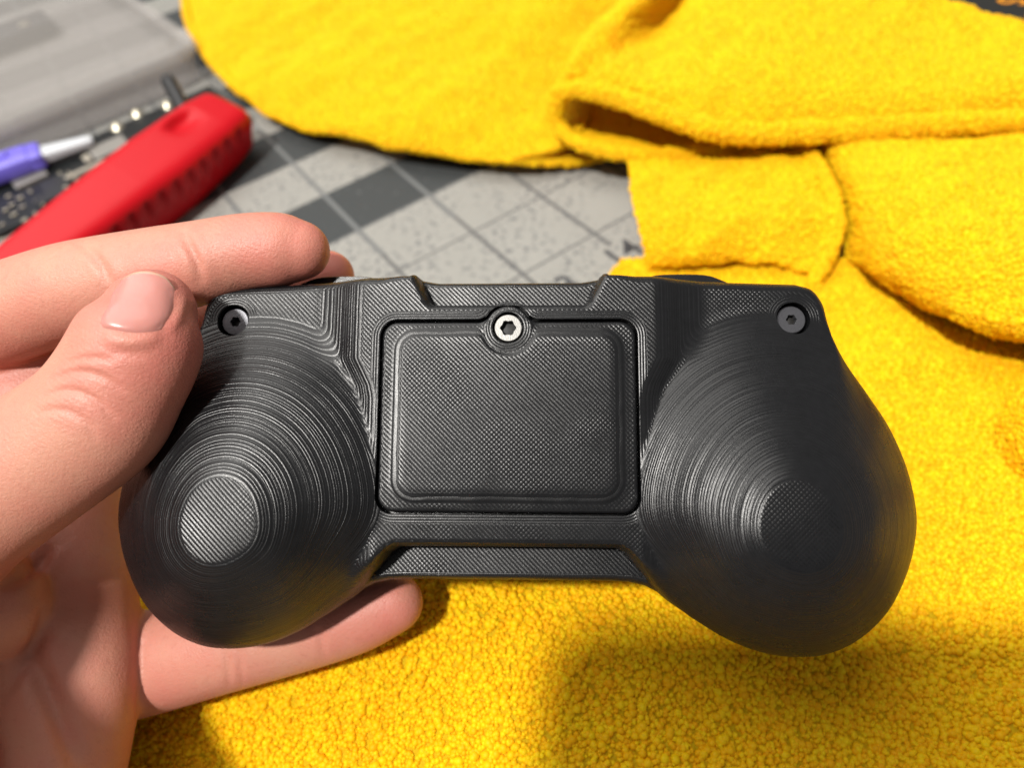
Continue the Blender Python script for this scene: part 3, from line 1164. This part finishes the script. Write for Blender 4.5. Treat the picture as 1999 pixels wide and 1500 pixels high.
CREASES = [
    # index finger joints
    ([(150, 470), (185, 500), (205, 530), (215, 560)], 0.45, 0.7, 0.12),
    ([(352, 445), (370, 480), (385, 515), (395, 555)], 0.45, 0.7, 0.12),
    ([(362, 470), (380, 500), (392, 530)], 0.25, 0.5, 0.05),
    # thumb knuckle folds
    ([(92, 748), (145, 726), (200, 736), (246, 768)], 0.42, 0.45, 0.05),
    ([(78, 778), (130, 762), (182, 778), (228, 822)], 0.4, 0.45, 0.05),
    ([(125, 712), (175, 698), (225, 706)], 0.3, 0.4, 0.04),
    ([(66, 808), (118, 800), (165, 822), (190, 862)], 0.3, 0.45, 0.04),
    ([(205, 690), (245, 688), (285, 700)], 0.18, 0.7, 0.08),
    # thenar and palm folds
    ([(0, 1145), (40, 1128), (80, 1100), (95, 1065)], 0.8, 1.0, 0.3),
    ([(85, 1180), (75, 1240), (45, 1300), (0, 1370)], 0.8, 1.2, 0.2),
    ([(60, 1270), (90, 1340), (120, 1420), (150, 1500)], 0.8, 1.2, 0.3),
    ([(272, 1200), (273, 1280), (272, 1350), (268, 1410)], 0.6, 0.8, 0.0),
    # lower finger joints
    ([(440, 1268), (445, 1300), (448, 1345)], 0.3, 0.6, 0.08),
    ([(465, 1268), (470, 1300), (472, 1340)], 0.25, 0.6, 0.05),
    ([(620, 1225), (628, 1250), (632, 1290)], 0.3, 0.6, 0.08),
]
BVH0 = BVHTree.FromPolygons(co.tolist(), hfaces)
for path, dep, wid, rid in CREASES:
    co = crease(co, path, dep, wid, rid)

# thumbnail: outline laid on the thumb, groove round it
NAIL_B = [(190, 640), (215, 650), (255, 658), (295, 656), (318, 646)]
NAIL_T = [(236, 545), (262, 532), (292, 530), (324, 542), (350, 574)]
co = crease(co, [(200, 655), (255, 668), (312, 660)], -0.45, 1.0, 0.0)      # cuticle roll
co = crease(co, [(330, 650), (350, 615), (362, 580)], -0.35, 0.8, 0.0)      # side fold
co = laplace(co, 1, 0.4)
bvh = BVHTree.FromPolygons(co.tolist(), hfaces)
nb, ntp = catmull(NAIL_B, 5), catmull(NAIL_T, 5)
NV, NF, NT_ = [], [], []
ms, mt = len(nb), 22
tipn = -FWD
for j in range(mt + 1):
    t = j / mt
    for k in range(ms):
        s = k / (ms - 1)
        px = nb[k] * (1 - t) + ntp[k] * t
        px = px + np.array([-6, -2]) * math.sin(math.pi * t) * (1 - s) + np.array([9, 3]) * math.sin(math.pi * t) * s
        h = hit(bvh, *px)
        if h is None: h = D(px[0], px[1], 100)
        NV.append(h); NT_.append(t)
NV = np.array(NV).reshape(mt + 1, ms, 3)
# smooth plate: low-order fit of depth over (s, t), then lift
ss, tt = np.meshgrid(np.linspace(-1, 1, ms), np.linspace(-1, 1, mt + 1))
dep = (NV - CAM) @ FWD
Am = np.stack([np.ones_like(ss), ss, tt, ss ** 2, ss * tt, tt ** 2, ss ** 2 * tt, tt ** 3], -1).reshape(-1, 8)
mask = (np.abs(ss) < 0.8) & (np.abs(tt) < 0.8)
cf, *_ = np.linalg.lstsq(Am[mask.ravel()], dep.ravel()[mask.ravel()], rcond=None)
fit = (Am @ cf).reshape(dep.shape)
lift = 0.30 - 0.50 * np.maximum(0, np.abs(ss) - 0.80) / 0.20 - 0.55 * np.maximum(0, -0.86 - tt) / 0.14
fit = np.minimum(fit, dep + 0.25) - lift
NV = CAM + (NV - CAM) * (fit / dep)[..., None]
NV = NV.reshape(-1, 3)
NF = [[j * ms + k, j * ms + k + 1, (j + 1) * ms + k + 1, (j + 1) * ms + k] for j in range(mt) for k in range(ms - 1)]
ho = mesh_obj('palm_and_fingers', co, hfaces, M_SKIN, hand)
tips = [D(600, 488, 124), D(640, 541, 142), D(768, 1178, 131), D(330, 690, 105), D(285, 560, 108)]
rd = np.zeros(nv)
for tpt in tips: rd = np.maximum(rd, np.exp(-(np.linalg.norm(co - tpt, axis=1) / 15) ** 2))
for tpt, w in ((D(60, 700, 130), 22), (D(300, 1330, 128), 26), (D(150, 1000, 120), 25)):
    rd = np.maximum(rd, 0.55 * np.exp(-(np.linalg.norm(co - tpt, axis=1) / w) ** 2))
set_attr(ho, 'ruddy', 0.12 + 0.8 * rd)
ss_ = ho.modifiers.new('s', 'SUBSURF'); ss_.levels = 1; ss_.render_levels = 1
no = mesh_obj('thumbnail', NV, NF, M_NAIL, hand)
set_attr(no, 'tip', NT_)
sd = no.modifiers.new('t', 'SOLIDIFY'); sd.thickness = 0.0004; sd.offset = -1
if sum(p.normal.z * p.area for p in no.data.polygons) < 0: no.data.flip_normals()

# ------------------------------------------------------------------ red tool handle
tool = thing('red_tool', 'red rubber grip tool handle with ribbed side lying across the circuit board', 'tool', P(250, 400, 0))


def tool_mesh():
    # axis in world, from the end near the board's far corner back under the hand
    e0, e1 = P(446, 238, 14), P(28, 572, 14)
    ax = (e1 - e0); L = np.linalg.norm(ax); ax /= L
    up = np.array([0, 0, 1.0]); up = up - ax * (up @ ax); up /= np.linalg.norm(up)
    side = np.cross(ax, up)
    if side @ (P(600, 420, 14) - P(250, 300, 14)) < 0: side = -side
    up, side = up * math.cos(0.34) + side * math.sin(0.34), side * math.cos(0.34) - up * math.sin(0.34)
    n, m = 96, 260
    V = []
    for i in range(m + 1):
        s = -6 + (L + 60) * i / m
        # half width and half height along the handle
        t = s / L
        hw = np.interp(t, [-0.05, 0.0, 0.10, 0.35, 0.7, 1.0, 1.5], [9.5, 11.5, 13.0, 13.8, 12.2, 9.5, 8])
        hh = np.interp(t, [-0.05, 0.0, 0.10, 0.5, 1.5], [8.5, 10.5, 11.5, 12.5, 12])
        endr = min(1.0, max(0.0, (s + 6) / 7.0))
        endr = math.sqrt(1 - (1 - endr) ** 2)
        hw *= 0.25 + 0.75 * endr; hh *= 0.25 + 0.75 * endr
        for k in range(n):
            th = 2 * math.pi * k / n
            c, sn = math.cos(th), math.sin(th)
            ex = 0.42
            x = hw * math.copysign(abs(c) ** ex, c); z = hh * math.copysign(abs(sn) ** ex, sn)
            # chamfered side face
            if x > 0 and z > 0: x += 1.2 * (1 - z / hh); z -= 0.0
            p = np.array([s, x, z])
            # grip slots cut into the right face below its top edge
            if x > hw * 0.7 and 6 < s < 120:
                w = (s - 9) / 7.4
                f = abs(w - round(w)) * 7.4
                p[1] -= 2.6 * math.exp(-(f / 1.35) ** 4) * max(0, 1 - abs((z / hh - 0.42) / 0.32) ** 4)
            # dimple in the top face
            if z > 0:
                dd = math.hypot((s - 21) / 7.0, (x + 4.0) / 3.4)
                p[2] -= 3.2 * math.exp(-dd ** 4)
            V.append(e0 + ax * p[0] + side * p[1] + up * p[2])
    Fc = [[i * n + k, i * n + (k + 1) % n, (i + 1) * n + (k + 1) % n, (i + 1) * n + k] for i in range(m) for k in range(n)]
    Fc.append(list(range(n))); Fc.append([m * n + k for k in range(n)][::-1])
    return V, Fc


V, Fc = tool_mesh()
M_RED = NT('red_rubber')
_co = M_RED.obj()
M_RED = M_RED.set(color=M_RED.mix(M_RED.noise(_co, 60, 3), (0.42, 0.001, 0.006), (0.48, 0.002, 0.009)), rough=0.42, spec=0.25,
                  normal=M_RED.bump(M_RED.noise(_co, 1200, 3), 0.00008, 0.6))
o = mesh_obj('handle', V, Fc, M_RED, tool)
bm = bmesh.new(); bm.from_mesh(o.data); bmesh.ops.recalc_face_normals(bm, faces=bm.faces[:]); bm.to_mesh(o.data); bm.free()

# ------------------------------------------------------------------ circuit board under the tool
pcb = thing('circuit_board', 'black circuit board with soldered components under the red tool', 'circuit board', P(120, 400, 0))
M_PCB = simple('black_solder_mask', (0.012, 0.014, 0.015), 0.32, 0.4)
M_SOLDER = screw_metal('solder', (0.62, 0.57, 0.45), 0.38)
M_CHIP = simple('chip_black', (0.02, 0.02, 0.022), 0.4)
M_CAN = screw_metal('shield_can', (0.42, 0.40, 0.37), 0.45, 0.7)
M_CERAMIC = simple('ceramic', (0.32, 0.29, 0.24), 0.4)
q0, q1 = P(355, 190, 3), P(-60, 372, 3)
bx = (q1 - q0) / np.linalg.norm(q1 - q0)
byv = np.cross(np.array([0, 0, 1.0]), bx)
if byv @ (P(100, 480, 3) - q0) < 0: byv = -byv


def on_pcb(u, v):
    w = P(u, v, 3.2) - q0
    return w @ bx, w @ byv


def pcb_part(name, x, y, sx, sy, h, mat, rot=0, bev=0.15):
    V, Fc = box_geo(0, 0, h / 2, sx, sy, h, bev, 1)
    c, s = math.cos(rot), math.sin(rot)
    W = [q0 + bx * (x + c * vx - s * vy) + byv * (y + s * vx + c * vy) + np.array([0, 0, 0.2 + vz]) for vx, vy, vz in V]
    o = mesh_obj(name, W, Fc, mat, pcb, smooth=False)
    bm = bmesh.new(); bm.from_mesh(o.data); bmesh.ops.recalc_face_normals(bm, faces=bm.faces[:]); bm.to_mesh(o.data); bm.free()
    return o


V, Fc = box_geo(70, 23, -0.6, 170, 46, 1.6, 0.2, 1)
o = mesh_obj('board', [q0 + bx * a + byv * b + np.array([0, 0, c]) for a, b, c in V], Fc, M_PCB, pcb, smooth=False)
bm = bmesh.new(); bm.from_mesh(o.data); bmesh.ops.recalc_face_normals(bm, faces=bm.faces[:]); bm.to_mesh(o.data); bm.free()
for u, v, r in ((228, 248, 2.6), (267, 222, 2.6), (327, 206, 2.3)):
    x, y = on_pcb(u, v)
    c = q0 + bx * x + byv * y
    V, Fc = revolve([(r * 1.3, 0.2), (r * 1.2, 0.5), (r, 0.9), (r * 0.7, 1.9), (r * 0.3, 2.4), (0, 2.5)], 20)
    mesh_obj('solder_joint', np.array(V) + c, Fc, M_SOLDER, pcb)
x, y = on_pcb(215, 292); pcb_part('shield_can', x, y, 16, 12, 1.6, M_CAN)
x, y = on_pcb(172, 312); pcb_part('crystal', x, y, 3.2, 7, 1.2, M_CERAMIC)
x, y = on_pcb(170, 335); pcb_part('connector', x, y, 18, 2.8, 1.6, M_CERAMIC)
x, y = on_pcb(110, 362); pcb_part('chip', x, y, 11, 11, 1.3, M_CHIP)
x, y = on_pcb(60, 350); pcb_part('chip', x, y, 14, 9, 1.5, M_CAN)
x, y = on_pcb(100, 385); pcb_part('chip', x, y, 12, 7, 1.2, M_CHIP)
for u, v in ((24, 402), (12, 412), (45, 405), (28, 420), (50, 432), (5, 440), (72, 392), (60, 375), (92, 428), (113, 364), (130, 368), (136, 340), (118, 340), (18, 385), (40, 388), (85, 400), (8, 470), (30, 460), (150, 352), (70, 418)):
    x, y = on_pcb(u, v)
    pcb_part('capacitor', x, y, random.uniform(1.8, 2.8), random.uniform(1.0, 1.5), random.uniform(0.7, 1.1), random.choice([M_SOLDER, M_CERAMIC, M_SOLDER]), random.choice([0, math.pi / 2]))

# ------------------------------------------------------------------ purple stick with pale tip
stick = thing('purple_tool', 'purple plastic handled tool with a pale grey tip lying on the circuit board', 'tool', P(40, 330, 4))
M_PURPLE = simple('purple_plastic', (0.16, 0.13, 0.62), 0.4, 0.1)
M_TIP = simple('pale_tip', (0.55, 0.57, 0.60), 0.5, 0.1)
s0, s1 = P(178, 268, 8), P(-60, 352, 8)
sx_ = (s1 - s0); SL = np.linalg.norm(sx_); sx_ /= SL
sy_ = np.cross(np.array([0, 0, 1.0]), sx_)


def stick_prism(name, secs, mat, parent=stick):
    V, Fc = [], []
    for s, hw, hh, zc in secs:
        for a, b in ((-1, -0.7), (-0.7, -1), (0.7, -1), (1, -0.7), (1, 0.7), (0.7, 1), (-0.7, 1), (-1, 0.7)):
            V.append(s0 + sx_ * s + sy_ * (a * hw) + np.array([0, 0, b * hh + zc]))
    for i in range(len(secs) - 1):
        for k in range(8): Fc.append([i * 8 + k, i * 8 + (k + 1) % 8, (i + 1) * 8 + (k + 1) % 8, (i + 1) * 8 + k])
    Fc.append(list(range(8))); Fc.append([(len(secs) - 1) * 8 + k for k in range(8)][::-1])
    o = mesh_obj(name, V, Fc, mat, parent)
    bm = bmesh.new(); bm.from_mesh(o.data); bmesh.ops.recalc_face_normals(bm, faces=bm.faces[:])
    bmesh.ops.bevel(bm, geom=bm.edges[:], offset=0.0003, segments=1, affect='EDGES')
    bm.to_mesh(o.data); bm.free()
    return sharp(o, 30)


stick_prism('tip', [(0, 2.6, 1.3, -1.2), (3, 3.2, 1.7, -1.0), (24, 5.2, 2.6, 0)], M_TIP)
stick_prism('ferrule', [(21, 7.0, 3.6, 0), (24, 7.6, 4.0, 0.2), (27, 7.0, 3.8, 0.2)], M_PURPLE)
stick_prism('handle', [(26, 7.2, 4.2, 0.4), (34, 7.6, 4.4, 0.4), (SL + 30, 7.6, 4.4, 0.4)], M_PURPLE)
stick_prism('handle_rib', [(33, 1.6, 0.9, 5.2), (34, 2.0, 1.0, 5.2), (SL + 25, 2.0, 1.0, 5.2)], M_PURPLE)

# ------------------------------------------------------------------ black rod behind the red tool
rod = thing('black_rod', 'short black round-ended rod poking out behind the red tool', 'rod', P(345, 200, 4))
pa, pb = P(330, 160, 27), P(366, 226, 20)
V, Fc = tube(np.linspace(pa, pb, 14), np.full(14, 3.2), 20)
mesh_obj('shaft', V, Fc, simple('black_rubber', (0.012, 0.012, 0.013), 0.5), rod)
V, Fc = tube(np.linspace(pb, pb + (pb - pa) * 0.4, 6), np.full(6, 3.7), 20)
mesh_obj('collar', V, Fc, simple('black_collar', (0.015, 0.015, 0.016), 0.4), rod)

# ------------------------------------------------------------------ translucent storage box
M_FROST = NT('frosted_clear_plastic')
_t = M_FROST
_t.set(color=(0.66, 0.62, 0.57), rough=0.18, spec=0.5)
_tp = _t.n('ShaderNodeBsdfTransparent'); _tp.inputs[0].default_value = (0.93, 0.93, 0.94, 1)
_mx = _t.n('ShaderNodeMixShader'); _mx.inputs[0].default_value = 0.83
_t.l(_t.b.outputs[0], _mx.inputs[1]); _t.l(_tp.outputs[0], _mx.inputs[2]); _t.l(_mx.outputs[0], _t.out.inputs[0])
_t.l(_t.bump(_t.noise(_t.obj(), 90, 3), 0.0006, 0.5), _t.b.inputs['Normal'])
M_FROST = _t.m
box = thing('storage_box', 'translucent frosted plastic storage box behind the circuit board', 'box', P(100, 150, 0))
f0, f1 = P(418, 156, 0), P(-120, 390, 0)
fx = (f1 - f0); FL = np.linalg.norm(fx); fx /= FL
fy = np.cross(np.array([0, 0, 1.0]), fx)
if fy @ (P(100, 0, 0) - f0) < 0: fy = -fy


def rounded_rect(x0, x1, y0, y1, r, n=8):
    pts = []
    for cx, cy, a in ((x1 - r, y1 - r, 0), (x0 + r, y1 - r, 90), (x0 + r, y0 + r, 180), (x1 - r, y0 + r, 270)):
        pts += [(cx + r * math.cos(math.radians(a + 90 * k / n)), cy + r * math.sin(math.radians(a + 90 * k / n))) for k in range(n + 1)]
    return pts


def stacked(name, levels, mat, parent, cap_top=True, cap_bot=True):
    V, Fc = [], []
    for inset, z in levels:
        V += [f0 + fx * x + fy * y + np.array([0, 0, z]) for x, y in rounded_rect(inset, FL + 40 - inset, inset, 190 - inset, max(2, 14 - inset))]
    n = len(rounded_rect(0, 40, 0, 40, 5))
    for i in range(len(levels) - 1):
        for k in range(n): Fc.append([i * n + k, i * n + (k + 1) % n, (i + 1) * n + (k + 1) % n, (i + 1) * n + k])
    if cap_bot: Fc.append(list(range(n))[::-1])
    if cap_top: Fc.append([(len(levels) - 1) * n + k for k in range(n)])
    o = mesh_obj(name, V, Fc, mat, parent)
    bm = bmesh.new(); bm.from_mesh(o.data); bmesh.ops.recalc_face_normals(bm, faces=bm.faces[:]); bm.to_mesh(o.data); bm.free()
    return sharp(o, 40)


stacked('tray', [(2.5, 0.6), (1.5, 1.2), (0.6, 14), (2.0, 14), (2.8, 2.6), (4, 2.2)], M_FROST, box)
stacked('rim', [(-1.6, 13.6), (-2.4, 14.2), (-2.4, 16.0), (-1.8, 16.6), (1.8, 16.6), (2.4, 16.0), (2.4, 13.6), (-1.6, 13.6)], M_FROST, box, False, False)
stacked('lid', [(-1.4, 17.2), (-2.2, 17.6), (-1.8, 19.0), (6, 19.4), (7, 20.6), (9, 21.2)], M_FROST, box)
M_PART = simple('dark_contents', (0.05, 0.05, 0.055), 0.5)
c0 = P(20, 85, 3)
V, Fc = box_geo(0, 0, 4, 52, 24, 8, 1.0)
inner_thing = thing('dark_gadget', 'dark blurred gadget seen inside the frosted plastic box', 'gadget', c0)
mesh_obj('gadget_body', [c0 + fx * a + fy * b + np.array([0, 0, c]) for a, b, c in V], Fc, M_PART, inner_thing)
V, Fc = box_geo(-12, -6, 8.6, 6, 6, 1.6, 0.4)
mesh_obj('gadget_button', [c0 + fx * a + fy * b + np.array([0, 0, c]) for a, b, c in V], Fc, M_SOLDER, inner_thing)

# ------------------------------------------------------------------ black case with orange print beyond the cloth
case = thing('tool_case', 'black case with orange lettering and orange side beyond the cloth', 'case', P(1950, 0, 0))
M_CASE = simple('black_case', (0.012, 0.012, 0.010), 0.5)
M_ORANGE = simple('orange_panel', (0.72, 0.27, 0.005), 0.5)
g0, g1 = P(1995, 48, 26), P(2022, -40, 26)
gy = (g1 - g0); gy /= np.linalg.norm(gy)
gx = np.cross(gy, np.array([0, 0, 1.0]))
if gx @ (P(2100, 0, 26) - g0) < 0: gx = -gx


def case_box(name, x0, x1, y0, y1, z0, z1, mat):
    V, Fc = box_geo((x0 + x1) / 2, (y0 + y1) / 2, (z0 + z1) / 2, x1 - x0, y1 - y0, z1 - z0, 0.8, 2)
    o = mesh_obj(name, [g0 + gx * a + gy * b + np.array([0, 0, c - 26]) for a, b, c in V], Fc, mat, case)
    bm = bmesh.new(); bm.from_mesh(o.data); bmesh.ops.recalc_face_normals(bm, faces=bm.faces[:]); bm.to_mesh(o.data); bm.free()
    return o


case_box('case_body', -90, 0.5, -40, 120, 0.3, 26, M_CASE)
case_box('orange_side', 0.5, 40, -40, 120, 0.3, 26.6, M_ORANGE)
up3 = np.array([0, 0, 1.0])
tp = P(1972, 1, 26.1)
inv = parent_matrix(case).inverted()
tm = Matrix(((-gy[0], gx[0], 0, tp[0] * MM), (-gy[1], gx[1], 0, tp[1] * MM), (0, 0, 1, tp[2] * MM), (0, 0, 0, 1)))
text_mesh('printed_letter', 'S', 13, M_ORANGE, case, inv @ tm)

# ------------------------------------------------------------------ the phone that takes the picture (only its shadow shows)
M_PHONE = simple('phone_glass', (0.02, 0.02, 0.022), 0.3)
ph_mtx = Matrix(((RIGHT[0], -DOWN[0], -FWD[0], CAM[0] * MM), (RIGHT[1], -DOWN[1], -FWD[1], CAM[1] * MM), (RIGHT[2], -DOWN[2], -FWD[2], CAM[2] * MM), (0, 0, 0, 1)))
phone = thing('smartphone', 'dark smartphone held over the table, casting its shadow on the cloth', 'phone', matrix=ph_mtx)
V, Fc = [], []
for inset, z in ((1.2, 6), (0, 7.5), (0, 12.5), (1.2, 14)):
    V += [(x, y, z) for x, y in rounded_rect(PHONE_X + inset, PHONE_X + 156 - inset, PHONE_Y - 74 + inset, PHONE_Y - inset, 11)]
n = len(V) // 4
Fc = [[i * n + k, i * n + (k + 1) % n, (i + 1) * n + (k + 1) % n, (i + 1) * n + k] for i in range(3) for k in range(n)]
Fc += [list(range(n))[::-1], [3 * n + k for k in range(n)]]
sharp(mesh_obj('phone_body', V, Fc, M_PHONE, phone, local=True), 30)
V, Fc = revolve([(6.5, 4.5), (6.5, 6.1), (8, 6.2)], 32)
mesh_obj('lens_ring', V, Fc, M_BLACKSTEEL, phone, local=True)
